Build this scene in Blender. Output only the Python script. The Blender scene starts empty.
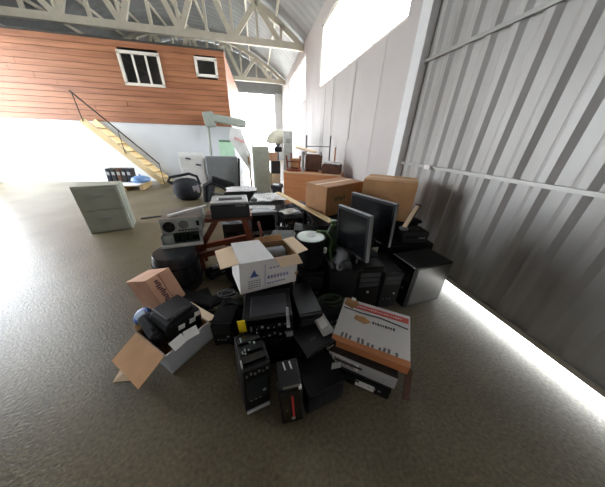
import bpy, bmesh, math, random
from mathutils import Vector, Matrix, Euler
random.seed(7)
sc = bpy.context.scene
COL = sc.collection
R = math.radians

# ------------------------------------------------------------------ camera, sky, exposure
cam_d = bpy.data.cameras.new('camera')
cam_d.sensor_fit = 'HORIZONTAL'; cam_d.sensor_width = 36.0
cam_d.lens = 203.0 / 605.0 * 36.0
cam_d.clip_start = 0.02; cam_d.clip_end = 300
cam = bpy.data.objects.new('camera', cam_d); COL.objects.link(cam)
_P, _A, _RL = R(27.0), R(12.4), R(1.8)
_f = Vector((math.cos(_P) * math.sin(_A), math.cos(_P) * math.cos(_A), -math.sin(_P)))
_r = Vector((math.cos(_A), -math.sin(_A), 0.0))
_u = _r.cross(_f)
_r2 = _r * math.cos(_RL) + _u * math.sin(_RL)
_u2 = _u * math.cos(_RL) - _r * math.sin(_RL)
cam.matrix_world = Matrix(((_r2.x, _u2.x, -_f.x, 0), (_r2.y, _u2.y, -_f.y, 0), (_r2.z, _u2.z, -_f.z, 1.6), (0, 0, 0, 1)))
sc.camera = cam

world = bpy.data.worlds.new('overcast_sky'); sc.world = world; world.use_nodes = True
wn, wl = world.node_tree.nodes, world.node_tree.links
wn.clear()
w_out = wn.new('ShaderNodeOutputWorld'); w_bg = wn.new('ShaderNodeBackground')
w_bg.inputs['Color'].default_value = (0.90, 0.95, 1.0, 1); w_bg.inputs['Strength'].default_value = 21.0
wl.new(w_bg.outputs[0], w_out.inputs[0])

sc.view_settings.view_transform = 'Standard'
sc.view_settings.look = 'None'
sc.view_settings.gamma = 1.0
sc.view_settings.use_curve_mapping = False
sc.view_settings.exposure = 0.0
sc.cycles.use_denoising = True
sc.cycles.max_bounces = 10; sc.cycles.diffuse_bounces = 6; sc.cycles.transparent_max_bounces = 12
sc.cycles.sample_clamp_indirect = 8.0


def portal(name, loc, rot, sx, sy):
    l = bpy.data.lights.new(name, 'AREA'); l.shape = 'RECTANGLE'; l.size = sx; l.size_y = sy
    l.cycles.is_portal = True
    o = bpy.data.objects.new(name, l); COL.objects.link(o); o.location = loc; o.rotation_euler = rot


WIN_R = [(3.6, 8.2), (10.5, 15.2)]          # daylight openings high in the right wall (y from, y to)
WZ0, WZ1 = 3.15, 4.72
for a, b in WIN_R:
    portal('daylight_portal', (2.3, (a + b) / 2, (WZ0 + WZ1) / 2), (0, R(90), 0), WZ1 - WZ0, b - a)
ADDED_DOORWAY = (4.9, 8.9, 4.2)                 # unseen opening added in the left wall to light the floor (y from, y to, height)
portal('daylight_portal', (-9.1, 6.9, 2.1), (0, R(-90), 0), 4.2, 4.0)
portal('daylight_portal', (-0.3, 19.15, 2.35), (R(-90), 0, 0), 3.8, 4.7)


# ------------------------------------------------------------------ materials
def lin(c):
    return tuple(((v / 255) / 12.92 if v / 255 <= 0.04045 else ((v / 255 + 0.055) / 1.055) ** 2.4) for v in c)


def mat(name, rgb, rough=0.6, metal=0.0, var=0.12, scale=6.0, rgb2=None, bump=0.0, bscale=60.0, stretch=None, spec=0.5, coat=0.0):
    m = bpy.data.materials.new(name); m.use_nodes = True
    n, l = m.node_tree.nodes, m.node_tree.links
    b = n['Principled BSDF']
    b.inputs['Roughness'].default_value = rough; b.inputs['Metallic'].default_value = metal
    b.inputs['Specular IOR Level'].default_value = spec
    b.inputs['Coat Weight'].default_value = coat
    c1 = lin(rgb)
    c2 = lin(rgb2) if rgb2 else tuple(v * (1 - var * 2) for v in c1)
    c1 = tuple(min(1, v * (1 + (0 if rgb2 else var))) for v in c1)
    tc = n.new('ShaderNodeTexCoord'); mp = n.new('ShaderNodeMapping')
    if stretch: mp.inputs['Scale'].default_value = stretch
    l.new(tc.outputs['Object'], mp.inputs['Vector'])
    nz = n.new('ShaderNodeTexNoise'); nz.inputs['Scale'].default_value = scale; nz.inputs['Detail'].default_value = 6
    l.new(mp.outputs[0], nz.inputs['Vector'])
    rp = n.new('ShaderNodeValToRGB')
    rp.color_ramp.elements[0].position = 0.32; rp.color_ramp.elements[1].position = 0.68
    rp.color_ramp.elements[0].color = (*c2, 1); rp.color_ramp.elements[1].color = (*c1, 1)
    l.new(nz.outputs['Fac'], rp.inputs['Fac']); l.new(rp.outputs['Color'], b.inputs['Base Color'])
    if bump:
        n2 = n.new('ShaderNodeTexNoise'); n2.inputs['Scale'].default_value = bscale; n2.inputs['Detail'].default_value = 4
        l.new(mp.outputs[0], n2.inputs['Vector'])
        bp = n.new('ShaderNodeBump'); bp.inputs['Strength'].default_value = bump; bp.inputs['Distance'].default_value = 0.01
        l.new(n2.outputs['Fac'], bp.inputs['Height']); l.new(bp.outputs[0], b.inputs['Normal'])
    return m


def speckle(m, scale, low):
    """fine dirt grain multiplied over a material's base colour"""
    n, l = m.node_tree.nodes, m.node_tree.links
    b = n['Principled BSDF']; src = b.inputs['Base Color'].links[0].from_socket
    tc = n.new('ShaderNodeTexCoord'); nz = n.new('ShaderNodeTexNoise'); nz.inputs['Scale'].default_value = scale; nz.inputs['Detail'].default_value = 3
    rp = n.new('ShaderNodeMapRange'); rp.inputs['From Min'].default_value = .3; rp.inputs['From Max'].default_value = .7
    rp.inputs['To Min'].default_value = low; rp.inputs['To Max'].default_value = 1.25
    mx = n.new('ShaderNodeMix'); mx.data_type = 'RGBA'; mx.blend_type = 'MULTIPLY'; mx.inputs[0].default_value = 1.0
    l.new(tc.outputs['Object'], nz.inputs['Vector']); l.new(nz.outputs['Fac'], rp.inputs['Value'])
    l.new(src, mx.inputs[6]); l.new(rp.outputs[0], mx.inputs[7]); l.new(mx.outputs[2], b.inputs['Base Color'])


M = {}
M['concrete'] = mat('dusty_concrete', (119, 109, 86), 0.40, var=0.0, scale=1.3, rgb2=(94, 85, 63), bump=0.35, bscale=55)
speckle(M['concrete'], 48.0, 0.66)
M['white_wall'] = mat('white_painted_panel', (190, 184, 182), 0.6, var=0.03, scale=1.5)
M['back_white'] = mat('white_partition_paint', (214, 218, 222), 0.6, var=0.03, scale=1.5)
M['jamb'] = mat('white_enamel', (232, 233, 235), 0.4, var=0.02)
M['sheet_metal'] = mat('galvanised_sheet', (176, 175, 174), 0.45, 0.2, scale=2.0, rgb2=(152, 150, 147), stretch=(1, 1, .25))
M['rail_metal'] = mat('galvanised_rail', (160, 159, 156), 0.45, 0.4, var=0.05)
M['roof'] = mat('roof_sheet', (140, 142, 142), 0.6, 0.0, var=0.06, scale=2)
M['gable'] = mat('gable_sheet', (150, 152, 154), 0.6, 0.0, var=0.05, scale=2)
M['truss'] = mat('cream_painted_steel', (204, 198, 182), 0.5, var=0.05, scale=3)
M['clad'] = mat('stained_pine_board', (168, 113, 80), 0.5, var=0.0, scale=3.0, rgb2=(140, 90, 60), stretch=(.35, 1, 5), bump=.1)
M['clad2'] = mat('darker_stained_pine_board', (160, 105, 74), 0.5, var=0.0, scale=3.0, rgb2=(132, 84, 56), stretch=(.35, 1, 5), bump=.1)
M['frame_white'] = mat('window_frame_paint', (226, 220, 208), 0.5, var=0.03)
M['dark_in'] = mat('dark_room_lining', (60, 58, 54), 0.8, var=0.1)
M['ground'] = mat('pale_yard_concrete', (225, 222, 214), 0.9, var=0.03)
M['black'] = mat('black_plastic', (15, 15, 17), 0.5, var=0.15, scale=20, spec=.3)
M['black2'] = mat('black_matt_plastic', (18, 18, 20), 0.75, var=0.2, scale=15, spec=.25)
M['black_metal'] = mat('black_painted_steel', (14, 14, 16), 0.42, 0.0, var=0.15, scale=9, spec=.35)
M['gloss_black'] = mat('gloss_black', (12, 12, 14), 0.12, var=0.1, coat=.4)
M['navy'] = mat('navy_plastic', (34, 39, 52), 0.45, var=0.15)
M['charcoal'] = mat('charcoal_plastic', (40, 40, 43), 0.5, var=0.08)
M['midgrey'] = mat('mid_grey_plastic', (118, 120, 122), 0.5, var=0.06)
M['lightgrey'] = mat('light_grey_plastic', (178, 180, 180), 0.45, var=0.05)
M['silver'] = mat('brushed_steel', (178, 182, 184), 0.32, 0.8, var=0.06, scale=12)
M['zinc'] = mat('zinc_case_steel', (176, 186, 184), 0.42, 0.25, var=0.08, scale=9)
M['white'] = mat('white_plastic', (228, 228, 226), 0.45, var=0.03)
M['paper'] = mat('white_paper', (236, 235, 231), 0.8, var=0.02)
M['whitecard'] = mat('white_coated_board', (226, 224, 224), 0.6, var=0.03, scale=4)
M['greycard'] = mat('grey_white_board', (192, 196, 202), 0.6, var=0.04, scale=4)
M['card'] = mat('brown_cardboard', (210, 164, 118), 0.75, var=0.0, scale=5, rgb2=(192, 146, 100))
M['card_dark'] = mat('darker_cardboard', (176, 130, 88), 0.78, var=0.0, scale=5, rgb2=(156, 112, 74))
M['card_pale'] = mat('pale_cardboard', (226, 200, 168), 0.75, var=0.03, scale=5)
M['card_pink'] = mat('pinkish_cardboard', (212, 166, 138), 0.75, var=0.0, scale=5, rgb2=(194, 146, 118))
M['card_inner'] = mat('kraft_inside', (176, 134, 92), 0.8, var=0.06)
M['orange_wood'] = mat('orange_veneer', (224, 152, 104), 0.45, var=0.0, scale=3, rgb2=(208, 134, 86), stretch=(.4, 1, 4))
M['brown_wood'] = mat('red_brown_timber', (140, 74, 46), 0.5, var=0.0, scale=4, rgb2=(104, 52, 32), stretch=(.4, 3, 3))
M['yellow_wood'] = mat('yellow_pine', (224, 200, 152), 0.6, var=0.05, scale=4)
M['pale_wood'] = mat('pale_pine', (216, 188, 140), 0.6, var=0.06, scale=4)
M['dark_brown'] = mat('dark_brown_upholstery', (92, 60, 44), 0.7, var=0.15, scale=9)
M['fabric'] = mat('charcoal_fabric', (44, 46, 52), 0.85, var=0.2, scale=25, bump=.2, bscale=200)
M['sage'] = mat('sage_painted_steel', (168, 172, 158), 0.45, var=0.04)
M['sagegrey'] = mat('grey_green_enamel', (150, 157, 148), 0.45, var=0.04)
M['steelgrey'] = mat('steel_grey_paint', (128, 131, 134), 0.5, var=0.05)
M['beige'] = mat('beige_dish_paint', (190, 184, 166), 0.5, var=0.06)
M['red'] = mat('red_print', (198, 52, 48), 0.5, var=0.05)
M['redpink'] = mat('soft_red_print', (214, 92, 84), 0.5, var=0.05)
M['orange_print'] = mat('orange_brown_print', (204, 132, 84), 0.55, var=0.05)
M['ink'] = mat('dark_ink', (66, 66, 74), 0.6, var=0.05)
M['purple_ink'] = mat('purple_brown_ink', (88, 54, 62), 0.6, var=0.1)
M['blue_ink'] = mat('blue_ink', (62, 84, 150), 0.5, var=0.05)
M['blue'] = mat('blue_plastic', (56, 104, 190), 0.4, var=0.12, scale=9)
M['palegreen'] = mat('pale_green_print', (188, 226, 196), 0.6, var=0.05)
M['green'] = mat('green_cable', (84, 116, 62), 0.5, var=0.15)
M['darkgreen'] = mat('dark_green_plastic', (46, 62, 36), 0.5, var=0.15)
M['yellow'] = mat('yellow_sticker', (238, 206, 30), 0.5, var=0.03)
M['board'] = mat('circuit_green', (58, 88, 76), 0.5, var=0.15, scale=30)
M['glass_dark'] = mat('dark_screen', (14, 15, 18), 0.24, var=0.05)

gm = bpy.data.materials.new('clear_window_glass'); gm.use_nodes = True
gn, gl = gm.node_tree.nodes, gm.node_tree.links; gn.clear()
go = gn.new('ShaderNodeOutputMaterial'); mx = gn.new('ShaderNodeMixShader'); tr = gn.new('ShaderNodeBsdfTransparent'); gs = gn.new('ShaderNodeBsdfGlossy')
gs.inputs['Roughness'].default_value = 0.02; mx.inputs[0].default_value = 0.07
gl.new(tr.outputs[0], mx.inputs[1]); gl.new(gs.outputs[0], mx.inputs[2]); gl.new(mx.outputs[0], go.inputs[0])
M['glass'] = gm


# ------------------------------------------------------------------ mesh helpers
class MB:
    def __init__(s): s.v = []; s.f = []; s.sm = False

    def box(s, c, d, rot=None):
        k = len(s.v)
        for x in (-.5, .5):
            for y in (-.5, .5):
                for z in (-.5, .5):
                    p = Vector((x * d[0], y * d[1], z * d[2]))
                    if rot: p = Euler([R(a) for a in rot]).to_matrix() @ p
                    s.v.append(p + Vector(c))
        s.f += [[k + i for i in q] for q in ((0, 1, 3, 2), (4, 6, 7, 5), (0, 4, 5, 1), (2, 3, 7, 6), (0, 2, 6, 4), (1, 5, 7, 3))]
        return s

    def bar(s, a, b, w, h=None):
        a, b = Vector(a), Vector(b); d = (b - a); h = h or w
        t = d.normalized(); up = Vector((0, 0, 1)) if abs(t.z) < .95 else Vector((0, 1, 0))
        e = t.cross(up).normalized(); g = e.cross(t)
        k = len(s.v)
        for p in (a, b):
            for i, j in ((-1, -1), (1, -1), (1, 1), (-1, 1)): s.v.append(p + e * (i * w / 2) + g * (j * h / 2))
        s.f += [[k, k + 3, k + 2, k + 1], [k + 4, k + 5, k + 6, k + 7]] + [[k + i, k + (i + 1) % 4, k + 4 + (i + 1) % 4, k + 4 + i] for i in range(4)]
        return s

    def tube(s, pts, r, n=8, taper=None):
        pts = [Vector(p) for p in pts]; k0 = len(s.v); m = len(pts); ref = None
        for i, p in enumerate(pts):
            t = (pts[min(i + 1, m - 1)] - pts[max(i - 1, 0)]).normalized()
            if ref is None:
                ref = t.orthogonal().normalized()
            ref = (ref - t * ref.dot(t)).normalized(); b = t.cross(ref)
            rr = r if taper is None else r + (taper - r) * i / (m - 1)
            for j in range(n):
                a = 2 * math.pi * j / n; s.v.append(p + (ref * math.cos(a) + b * math.sin(a)) * rr)
        for i in range(m - 1):
            for j in range(n):
                s.f.append([k0 + i * n + j, k0 + i * n + (j + 1) % n, k0 + (i + 1) * n + (j + 1) % n, k0 + (i + 1) * n + j])
        s.f.append([k0 + j for j in reversed(range(n))]); s.f.append([k0 + (m - 1) * n + j for j in range(n)])
        s.sm = True
        return s

    def lathe(s, prof, n=24, c=(0, 0, 0)):
        k = len(s.v); c = Vector(c)
        for r, z in prof:
            for j in range(n):
                a = 2 * math.pi * j / n; s.v.append(c + Vector((r * math.cos(a), r * math.sin(a), z)))
        for i in range(len(prof) - 1):
            for j in range(n):
                s.f.append([k + i * n + j, k + i * n + (j + 1) % n, k + (i + 1) * n + (j + 1) % n, k + (i + 1) * n + j])
        if prof[0][0] > 1e-4: s.f.append([k + j for j in reversed(range(n))])
        if prof[-1][0] > 1e-4: s.f.append([k + (len(prof) - 1) * n + j for j in range(n)])
        s.sm = True
        return s

    def slab(s, pts, th):
        """a thick sheet: polygon pts (counter-clockwise seen from outside), thickness th inward"""
        pts = [Vector(p) for p in pts]; nrm = (pts[1] - pts[0]).cross(pts[2] - pts[0]).normalized()
        k = len(s.v); n = len(pts)
        s.v += pts + [p - nrm * th for p in pts]
        s.f.append([k + i for i in range(n)]); s.f.append([k + n + i for i in reversed(range(n))])
        for i in range(n): s.f.append([k + i, k + n + i, k + n + (i + 1) % n, k + (i + 1) % n])
        return s

    def xform(s, mtx):
        s.v = [mtx @ p for p in s.v]; return s


def O(name, mb, m, parent=None, bevel=0.0, loc=None, rot=None):
    me = bpy.data.meshes.new(name); me.from_pydata([tuple(p) for p in mb.v], [], mb.f); me.update()
    bm = bmesh.new(); bm.from_mesh(me); bmesh.ops.recalc_face_normals(bm, faces=bm.faces)
    if mb.sm:
        for f in bm.faces: f.smooth = True
        for e in bm.edges:
            if len(e.link_faces) == 2 and e.calc_face_angle(0) > R(40): e.smooth = False
    bm.to_mesh(me); bm.free()
    me.materials.append(M[m] if isinstance(m, str) else m)
    o = bpy.data.objects.new(name, me); COL.objects.link(o)
    if parent: o.parent = parent
    if loc: o.location = loc
    if rot: o.rotation_euler = [R(a) for a in rot]
    if bevel:
        b = o.modifiers.new('edge', 'BEVEL'); b.width = bevel; b.segments = 2; b.limit_method = 'ANGLE'
    return o


def tag(o, label, cat, group=None):
    o['label'] = label; o['category'] = cat
    if group: o['group'] = group
    return o


def thing(name, label, cat, loc=(0, 0, 0), rot=(0, 0, 0), group=None):
    o = bpy.data.objects.new(name, None); COL.objects.link(o); o.empty_display_size = .1
    o.location = loc; o.rotation_euler = [R(a) for a in rot]
    return tag(o, label, cat, group)


def struct(o): o['kind'] = 'structure'; return o
def stuff(o): o['kind'] = 'stuff'; return o
def B(c, d, rot=None): return MB().box(c, d, rot)


# ------------------------------------------------------------------ building shell
XL, XR, YF, YB = -9.0, 2.2, -4.0, 19.0
EAVE, MID, HALF, RISE = 5.15, -3.4, 5.6, 2.1
def roof_z(x): return EAVE + RISE * (1 - ((x - MID) / HALF) ** 2)

struct(O('floor', B(((XL + XR) / 2, 7.5, -.1), (XR - XL + .2, 23.2, .2)), 'concrete'))
struct(O('ground_outside', B((0, 7, -.16), (90, 90, .08)), 'ground'))

# right wall: solid below the sill, piers between the two long windows
wr = struct(O('wall_right', B((XR + .1, 11.1, WZ0 / 2), (.2, 16.0, WZ0)), 'white_wall'))
def wr_add(y0, y1, z0, z1): O('panel', B((XR + .1, (y0 + y1) / 2, (z0 + z1) / 2), (.2, y1 - y0, z1 - z0)), 'white_wall', wr)
wr_add(3.1, WIN_R[0][0], WZ0, WZ1); wr_add(WIN_R[0][1], WIN_R[1][0], WZ0, WZ1); wr_add(WIN_R[1][1], YB + .1, WZ0, WZ1)
wr_add(3.1, YB + .1, WZ1, EAVE)
for y in (4.1, 5.3, 6.5, 7.7, 8.9, 10.1, 11.3, 12.5, 13.7, 14.9):      # cover strips between the wall panels
    O('cover_strip', B((XR - .001, y, 1.57), (.006, .05, 3.1)), 'white_wall', wr)
for y, z0, z1 in ((5.15, 1.62, 3.1), (6.55, 1.55, 3.1), (7.3, 1.5, 3.1)):   # thin conduits dropping down the wall
    O('conduit', MB().tube([(XR - .03, y, z0), (XR - .03, y, z1)], .008, 6), 'lightgrey', wr)
for k, (a, b) in enumerate(WIN_R):
    fr = MB()
    for z in (WZ0 + .03, WZ1 - .03): fr.box((XR + .08, (a + b) / 2, z), (.1, b - a, .06))
    for y in (a + .03, b - .03): fr.box((XR + .08, y, (WZ0 + WZ1) / 2), (.1, .06, WZ1 - WZ0))
    w = struct(O('window_%d' % (k + 1), fr, 'frame_white'))
    n = 4
    for i in range(n):
        y0 = a + (b - a) * i / n; y1 = a + (b - a) * (i + 1) / n
        if i: O('mullion', B((XR + .08, y0, (WZ0 + WZ1) / 2), (.05, .04, WZ1 - WZ0)), 'frame_white', w)
        O('pane', B((XR + .09, (y0 + y1) / 2, (WZ0 + WZ1) / 2), (.008, y1 - y0 - .04, WZ1 - WZ0 - .1)), 'glass', w)

# sliding sheet-metal door with a daylight gap beneath
GAP = .10
d1 = struct(O('door_1', B((XR + .055, .0, (GAP + 4.9) / 2 + .02), (.02, 6.2, 4.9 - GAP - .04)), 'sheet_metal'))
def rib_mb(y):
    m = MB(); z0, z1 = GAP + .02, 4.86
    pr = [(.045, -.07), (.018, -.025), (.018, .025), (.045, .07)]
    k = len(m.v)
    for z in (z0, z1):
        for dx, dy in pr: m.v.append(Vector((XR + dx, y + dy, z)))
    m.f = [[0, 1, 5, 4], [1, 2, 6, 5], [2, 3, 7, 6], [0, 4, 7, 3], [0, 3, 2, 1], [4, 5, 6, 7]]
    return m
y = 2.9
while y > -3.0:
    O('rib', rib_mb(y), 'sheet_metal', d1); y -= .235
for z in (1.33, 2.55, 3.8): O('rail', B((XR + .006, -.03, z), (.026, 6.1, .034)), 'rail_metal', d1)
O('bottom_rail', B((XR + .03, -.03, GAP + .02), (.05, 6.1, .05)), 'rail_metal', d1)
O('latch', B((XR - .035, 2.42, 1.33), (.03, .10, .05)), 'white', d1, .005)
struct(O('trim_1', B((XR + .02, 3.13, 2.5), (.16, .2, 5.0)), 'jamb'))
struct(O('wall_right_over_door', B((XR + .1, 0, 5.02), (.2, 6.2, .28)), 'white_wall'))
struct(O('wall_right_rear', B((XR + .1, -3.55, 2.5), (.2, .9, 5.1)), 'white_wall'))

# left wall, mostly out of the photograph, with an opening added to light the hall floor
D0, D1, DH = ADDED_DOORWAY
wlft = struct(O('wall_left', B((XL - .1, (YF - .1 + D0) / 2, EAVE / 2), (.2, D0 - YF + .1, EAVE)), 'white_wall'))
O('panel', B((XL - .1, (D1 + YB + .1) / 2, EAVE / 2), (.2, YB + .1 - D1, EAVE)), 'white_wall', wlft)
O('lintel', B((XL - .1, (D0 + D1) / 2, (DH + EAVE) / 2), (.2, D1 - D0, EAVE - DH)), 'white_wall', wlft)
struct(O('trim_4', MB().box((XL + .03, D0 - .06, DH / 2), (.1, .12, DH)).box((XL + .03, D1 + .06, DH / 2), (.1, .12, DH)).box((XL + .03, (D0 + D1) / 2, DH + .06), (.1, D1 - D0 + .24, .12)), 'jamb'))

# end walls; the far one has a wide open doorway to the yard
def gable(y, z0):
    pts = [(XL, y, z0), (XR, y, z0)]
    for i in range(21):
        x = XR + (XL - XR) * i / 20; pts.append((x, y, roof_z(x)))
    return MB().slab(pts, .12)
struct(O('wall_front', gable(YF, 0), 'white_wall'))
wb = struct(O('wall_back', gable(YB, 4.7), 'gable'))
O('panel', B((-5.6, YB + .06, 2.35), (6.8, .12, 4.7)), 'white_wall', wb)
O('panel', B((1.9, YB + .06, 2.35), (.6, .12, 4.7)), 'back_white', wb)
for i in range(28):
    x = XL + .3 + i * .4
    O('rib', B((x, YB - .03, (4.75 + roof_z(x)) / 2), (.07, .06, roof_z(x) - 4.75)), 'gable', wb)
O('lintel', B((-.3, YB - .06, 4.66), (3.9, .16, .16)), 'gable', wb)

# arched roof, corrugated along the slope, on purlins
rm = MB(); NX, NY = 28, 230
for j in range(NY + 1):
    y = YF - .2 + (YB - YF + .4) * j / NY
    for i in range(NX + 1):
        x = XL - .3 + (XR - XL + .6) * i / NX
        rm.v.append(Vector((x, y, roof_z(x) + (.012 if (j // 2) % 2 else 0.0) + .03)))
for j in range(NY):
    for i in range(NX):
        a = j * (NX + 1) + i; rm.f.append([a, a + 1, a + NX + 2, a + NX + 1])
ceil = struct(O('ceiling', rm, 'roof'))
for i in range(1, 10):
    x = XL + (XR - XL) * i / 10
    O('purlin', B((x, 7.5, roof_z(x) - .05), (.07, 22.8, .12)), 'truss', ceil)

# bowstring trusses
def truss(n, y):
    zb = 5.02
    t = struct(O('trim_%d' % n, MB().bar((XL, y, zb), (XR, y, zb), .14, .22), 'truss'))
    xs = [XL + (XR - XL) * i / 12 for i in range(13)]
    pts = [(x, y, roof_z(x) - .18) for x in xs]
    for i in range(12): O('top_chord', MB().bar(pts[i], pts[i + 1], .13, .19), 'truss', t)
    for i in range(1, 12): O('strut', MB().bar((xs[i], y, zb), pts[i], .09, .13), 'truss', t)
    for i in range(12):
        a, b = ((xs[i], y, zb), pts[i + 1]) if i % 2 else (pts[i], (xs[i + 1], y, zb))
        O('diagonal', MB().bar(a, b, .10, .18), 'truss', t)
truss(2, 11.0); truss(3, 17.0)

# ------------------------------------------------------------------ timber-clad loft office
LX0, LX1, LY, LZ0, LZ1 = XL, -.85, 9.2, 1.97, 4.12
WINS = [(-3.96, -2.86, 3.06, 3.86), (-1.76, -1.14, 3.44, 3.88)]
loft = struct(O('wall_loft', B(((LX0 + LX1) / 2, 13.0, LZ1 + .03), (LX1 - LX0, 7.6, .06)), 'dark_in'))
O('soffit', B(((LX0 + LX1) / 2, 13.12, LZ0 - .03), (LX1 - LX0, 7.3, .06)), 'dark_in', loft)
nrow = 14; hh = (LZ1 - LZ0) / nrow
for i in range(nrow):
    z0, z1 = LZ0 + i * hh, LZ0 + (i + 1) * hh
    cuts = [(a, b) for a, b, c, d in WINS if z1 > c + .02 and z0 < d - .02]
    xs = [LX0]
    for a, b in sorted(cuts): xs += [a, b]
    xs += [LX1]
    for j in range(0, len(xs), 2):
        a, b = xs[j], xs[j + 1]
        mids = [a, b] if b - a < 3 else [a, a + (b - a) * random.uniform(.35, .65), b]
        for q in range(len(mids) - 1):
            O('plank', B(((mids[q] + mids[q + 1]) / 2, LY + random.uniform(-.004, .004), (z0 + z1) / 2), (mids[q + 1] - mids[q] - .004, .04, hh - .01)), random.choice(['clad', 'clad', 'clad2']), loft)
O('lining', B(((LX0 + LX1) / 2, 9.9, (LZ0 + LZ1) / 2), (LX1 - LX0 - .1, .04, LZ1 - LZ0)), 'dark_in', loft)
O('side_wall', B((LX1 - .03, 13.0, (LZ0 + LZ1) / 2), (.05, 7.6, LZ1 - LZ0)), 'clad', loft)
for k, (a, b, c, d) in enumerate(WINS):
    fr = MB(); t = .075; yy = LY - .025
    fr.box(((a + b) / 2, yy, c), (b - a + t, .07, t)).box(((a + b) / 2, yy, d), (b - a + t, .07, t))
    fr.box((a, yy, (c + d) / 2), (t, .07, d - c)).box((b, yy, (c + d) / 2), (t, .07, d - c))
    w = struct(O('window_%d' % (k + 3), fr, 'frame_white'))
    n = 3 if k == 0 else 1
    for i in range(n):
        x0 = a + (b - a) * i / n; x1 = a + (b - a) * (i + 1) / n
        if i: O('mullion', B((x0, yy + .01, (c + d) / 2), (.05, .05, d - c)), 'frame_white', w)
        O('pane', B(((x0 + x1) / 2, yy + .02, (c + d) / 2), (x1 - x0 - .03, .006, d - c - .06)), 'glass', w)
struct(O('wall_under_loft', B(((LX0 + LX1) / 2, LY + .075, LZ0 / 2), (LX1 - LX0, .12, LZ0)), 'back_white'))
struct(O('wall_under_loft_side', B((LX1 - .06, 13.0, LZ0 / 2), (.12, 7.5, LZ0)), 'back_white'))


# ------------------------------------------------------------------ builders of the repeated kinds
def pc_tower(label, loc, rot, d, body='black_metal', face='black', bays=2, group=None, vents=False):
    w, dp, h = d
    t = thing('computer_tower', label, 'computer', loc, rot, group)
    O('case', B((0, .012, h / 2 + .008), (w, dp - .024, h - .016)), body, t, .005)
    O('front_panel', B((0, -dp / 2 + .012, h / 2 + .008), (w - .004, .024, h - .02)), face, t, .006)
    for i in range(bays):
        O('drive_bay', B((0, -dp / 2 - .001, h * .86 - i * .052), (w * .82, .008, .042)), 'charcoal' if face != 'charcoal' else 'black', t, .002)
    O('power_button', MB().lathe([(.012, 0), (.012, .006), (.009, .008)], 12).xform(Matrix.Translation((w * .25, -dp / 2, h * .45)) @ Matrix.Rotation(R(90), 4, 'X')), 'silver', t)
    pt = MB()
    for i in range(3): pt.box((-w * .25 + i * w * .17, -dp / 2 - .001, h * .30), (.016, .006, .009))
    O('port_row', pt, 'silver', t)
    for x in (-1, 1):
        for y in (-1, 1): O('foot', B((x * w * .4, y * dp * .4, .005), (.03, .03, .012)), 'black2', t)
    if vents:
        v = MB()
        for i in range(12):
            for j in range(2): v.box(((w / 2) + .001, -dp * .35 + i * dp * .06, h * (.3 + .4 * j)), (.004, dp * .025, h * .28))
        stuff(O('side_vents', v, 'charcoal', t))
    return t


def keyboard(label, loc, rot, body='black', keys='charcoal'):
    t = thing('keyboard', label, 'keyboard', loc, rot, None)
    O('keyboard_case', B((0, 0, .011), (.44, .15, .022)), body, t, .005)
    k = MB()
    for r_ in range(5):
        for c_ in range(15): k.box((-.195 + c_ * .0275 + (r_ % 2) * .005, -.052 + r_ * .024, .026), (.021, .018, .009))
    stuff(O('key_field', k, keys, t))
    O('space_bar', B((-.03, -.064, .026), (.12, .012, .009)), keys, t, .002)
    return t


def flat_monitor(label, loc, rot, w, h, stand_h, tiltx=0):
    """loc is the bottom centre of the screen unit; the stand reaches down stand_h"""
    t = thing('flat_monitor', label, 'monitor', loc, rot, None)
    bz = .022; fr = MB()
    fr.box((0, 0, bz / 2), (w, .03, bz)).box((0, 0, h - bz / 2), (w, .03, bz))
    for s in (-1, 1): fr.box((s * (w - bz) / 2, 0, h / 2), (bz, .03, h - 2 * bz))
    O('bezel', fr, 'black', t, .002)
    O('screen', B((0, -.006, h / 2), (w - 2 * bz + .002, .008, h - 2 * bz + .002)), 'glass_dark', t)
    O('edge_trim', MB().box((w / 2 + .003, .004, h / 2), (.005, .034, h + .004)).box((0, .004, h + .002), (w, .034, .004)), 'midgrey', t, .001)
    O('back_shell', MB().box((0, .028, h / 2), (w * .96, .03, h * .94)).box((0, .05, h * .45), (w * .6, .03, h * .6)), 'black2', t, .008)
    O('neck', MB().bar((0, .06, h * .4), (0, .05, -stand_h + .01), .07, .03), 'black', t, .004)
    O('base', MB().lathe([(.11, 0), (.11, .008), (.09, .016), (.03, .022)], 24).xform(Matrix.Translation((0, .03, -stand_h)) @ Matrix.Diagonal((1.1, .85, 1, 1))), 'black', t)
    O('menu_buttons', MB().box((w * .3, -.016, .011), (.06, .004, .006)), 'silver', t)
    return t


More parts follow.
